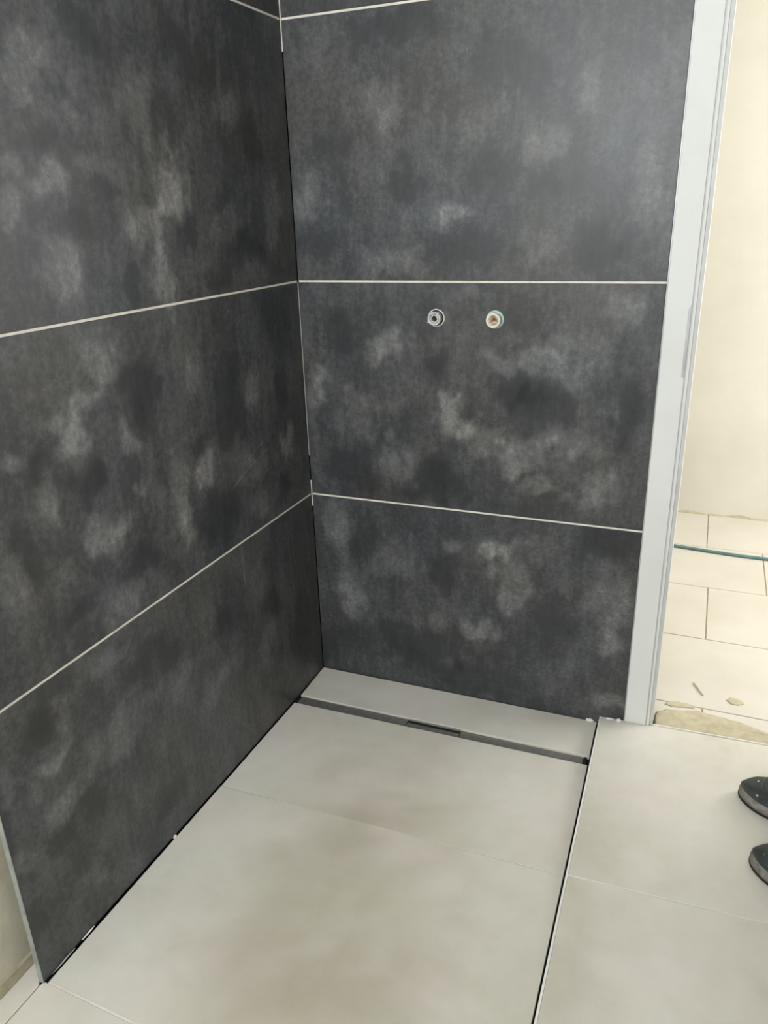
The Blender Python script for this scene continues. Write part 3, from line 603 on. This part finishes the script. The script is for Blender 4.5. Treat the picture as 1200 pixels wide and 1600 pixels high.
# trousers: pelvis, hips, knees, hems
skin('trousers', 'trousers', [(PX, MY, Z + 0.95), (PX, MY, Z + 1.02), (PX, MY + 0.085, Z + 0.87), (PX - 0.01, YL - 0.02, Z + 0.50), (PX + 0.005, YL, Z + 0.085), (PX, MY - 0.085, Z + 0.87), (PX - 0.01, YR + 0.02, Z + 0.50), (PX + 0.005, YR, Z + 0.085)],
     [(0, 1), (0, 2), (2, 3), (3, 4), (0, 5), (5, 6), (6, 7)], [(0.115, 0.15), (0.105, 0.15), (0.095, 0.095), 0.072, 0.058, (0.095, 0.095), 0.072, 0.058], 0)
# shirt: waist, chest, shoulders, sleeves to the elbow
SH = Z + 1.43
skin('shirt', 'shirt', [(PX, MY, Z + 0.98), (PX, MY, Z + 1.16), (PX - 0.01, MY, Z + 1.34), (PX, MY, Z + 1.455), (PX, MY + 0.155, SH), (PX + 0.015, MY + 0.215, Z + 1.20), (PX, MY - 0.155, SH), (PX + 0.015, MY - 0.215, Z + 1.20)],
     [(0, 1), (1, 2), (2, 3), (3, 4), (4, 5), (3, 6), (6, 7)], [(0.115, 0.155), (0.115, 0.15), (0.12, 0.165), (0.06, 0.06), 0.068, 0.052, 0.068, 0.052], 0)
# body: neck, head, arms and hands as one skinned figure
bv = [(PX, MY, Z + 1.36), (PX - 0.002, MY, Z + 1.49), (PX - 0.022, MY, Z + 1.555), (PX - 0.022, MY, Z + 1.615), (PX - 0.016, MY, Z + 1.680), (PX - 0.010, MY, Z + 1.735)]
be = [(0, 1), (1, 2), (2, 3), (3, 4), (4, 5)]; br = [0.06, 0.055, 0.072, 0.092, 0.098, 0.072]
for s_ in (1, -1):
    b0 = len(bv)
    bv += [(PX, MY + s_ * 0.15, Z + 1.41), (PX + 0.012, MY + s_ * 0.215, Z + 1.15), (PX - 0.045, MY + s_ * 0.235, Z + 0.91), (PX - 0.065, MY + s_ * 0.238, Z + 0.84)]
    be += [(0, b0), (b0, b0 + 1), (b0 + 1, b0 + 2), (b0 + 2, b0 + 3)]; br += [0.045, 0.040, 0.028, (0.022, 0.036)]
    wx, wy, wz = bv[b0 + 3]
    for f_, (dx, ln) in enumerate(((-0.030, 0.070), (-0.011, 0.080), (0.009, 0.076), (0.027, 0.060))):
        c0 = len(bv); bv += [(wx + dx * 0.8, wy, wz - 0.022), (wx + dx, wy - s_ * 0.004, wz - 0.022 - ln * 0.5), (wx + dx * 0.95, wy - s_ * 0.018, wz - 0.022 - ln)]
        be += [(b0 + 3, c0), (c0, c0 + 1), (c0 + 1, c0 + 2)]; br += [0.0095, 0.009, 0.0075]
    c0 = len(bv); bv += [(wx - 0.040, wy - s_ * 0.008, wz + 0.020), (wx - 0.052, wy - s_ * 0.016, wz - 0.018)]; be += [(b0 + 3, c0), (c0, c0 + 1)]; br += [0.011, 0.009]
body = skin('body', 'skin', bv, be, br, 0)
hx, hz = PX - 0.022, Z + 1.64
def blob(name, mat, c, r, par, cut=None):
    bm = bmesh.new(); bmesh.ops.create_uvsphere(bm, u_segments=20, v_segments=12, radius=1.0, matrix=Matrix.Translation(Vector(c)) @ Matrix.Diagonal((*r, 1)))
    if cut: bmesh.ops.delete(bm, geom=[v for v in bm.verts if cut(v.co)], context='VERTS')
    return from_bm(name, bm, mat, par, True)
blob('hair', 'hair', (hx + 0.014, MY, hz + 0.030), (0.101, 0.094, 0.112), person, lambda v: v.z < hz - 0.050 or (v.x < hx - 0.040 and v.z < hz + 0.066) or (v.z < hz + 0.010 and v.x < hx + 0.012))
blob('nose', 'skin', (hx - 0.082, MY, hz - 0.018), (0.022, 0.014, 0.024), body)
blob('mouth', 'lips', (hx - 0.066, MY, hz - 0.058), (0.010, 0.024, 0.007), body)
for s_ in (1, -1):
    blob('ear', 'skin', (hx + 0.006, MY + s_ * 0.082, hz - 0.012), (0.018, 0.010, 0.030), body)
    blob('eye', 'eye', (hx - 0.069, MY + s_ * 0.031, hz + 0.006), (0.011, 0.013, 0.008), body)
    blob('pupil', 'hair', (hx - 0.0775, MY + s_ * 0.031, hz + 0.006), (0.0040, 0.006, 0.006), body)
    blob('eyebrow', 'hair', (hx - 0.073, MY + s_ * 0.031, hz + 0.024), (0.008, 0.019, 0.004), body)
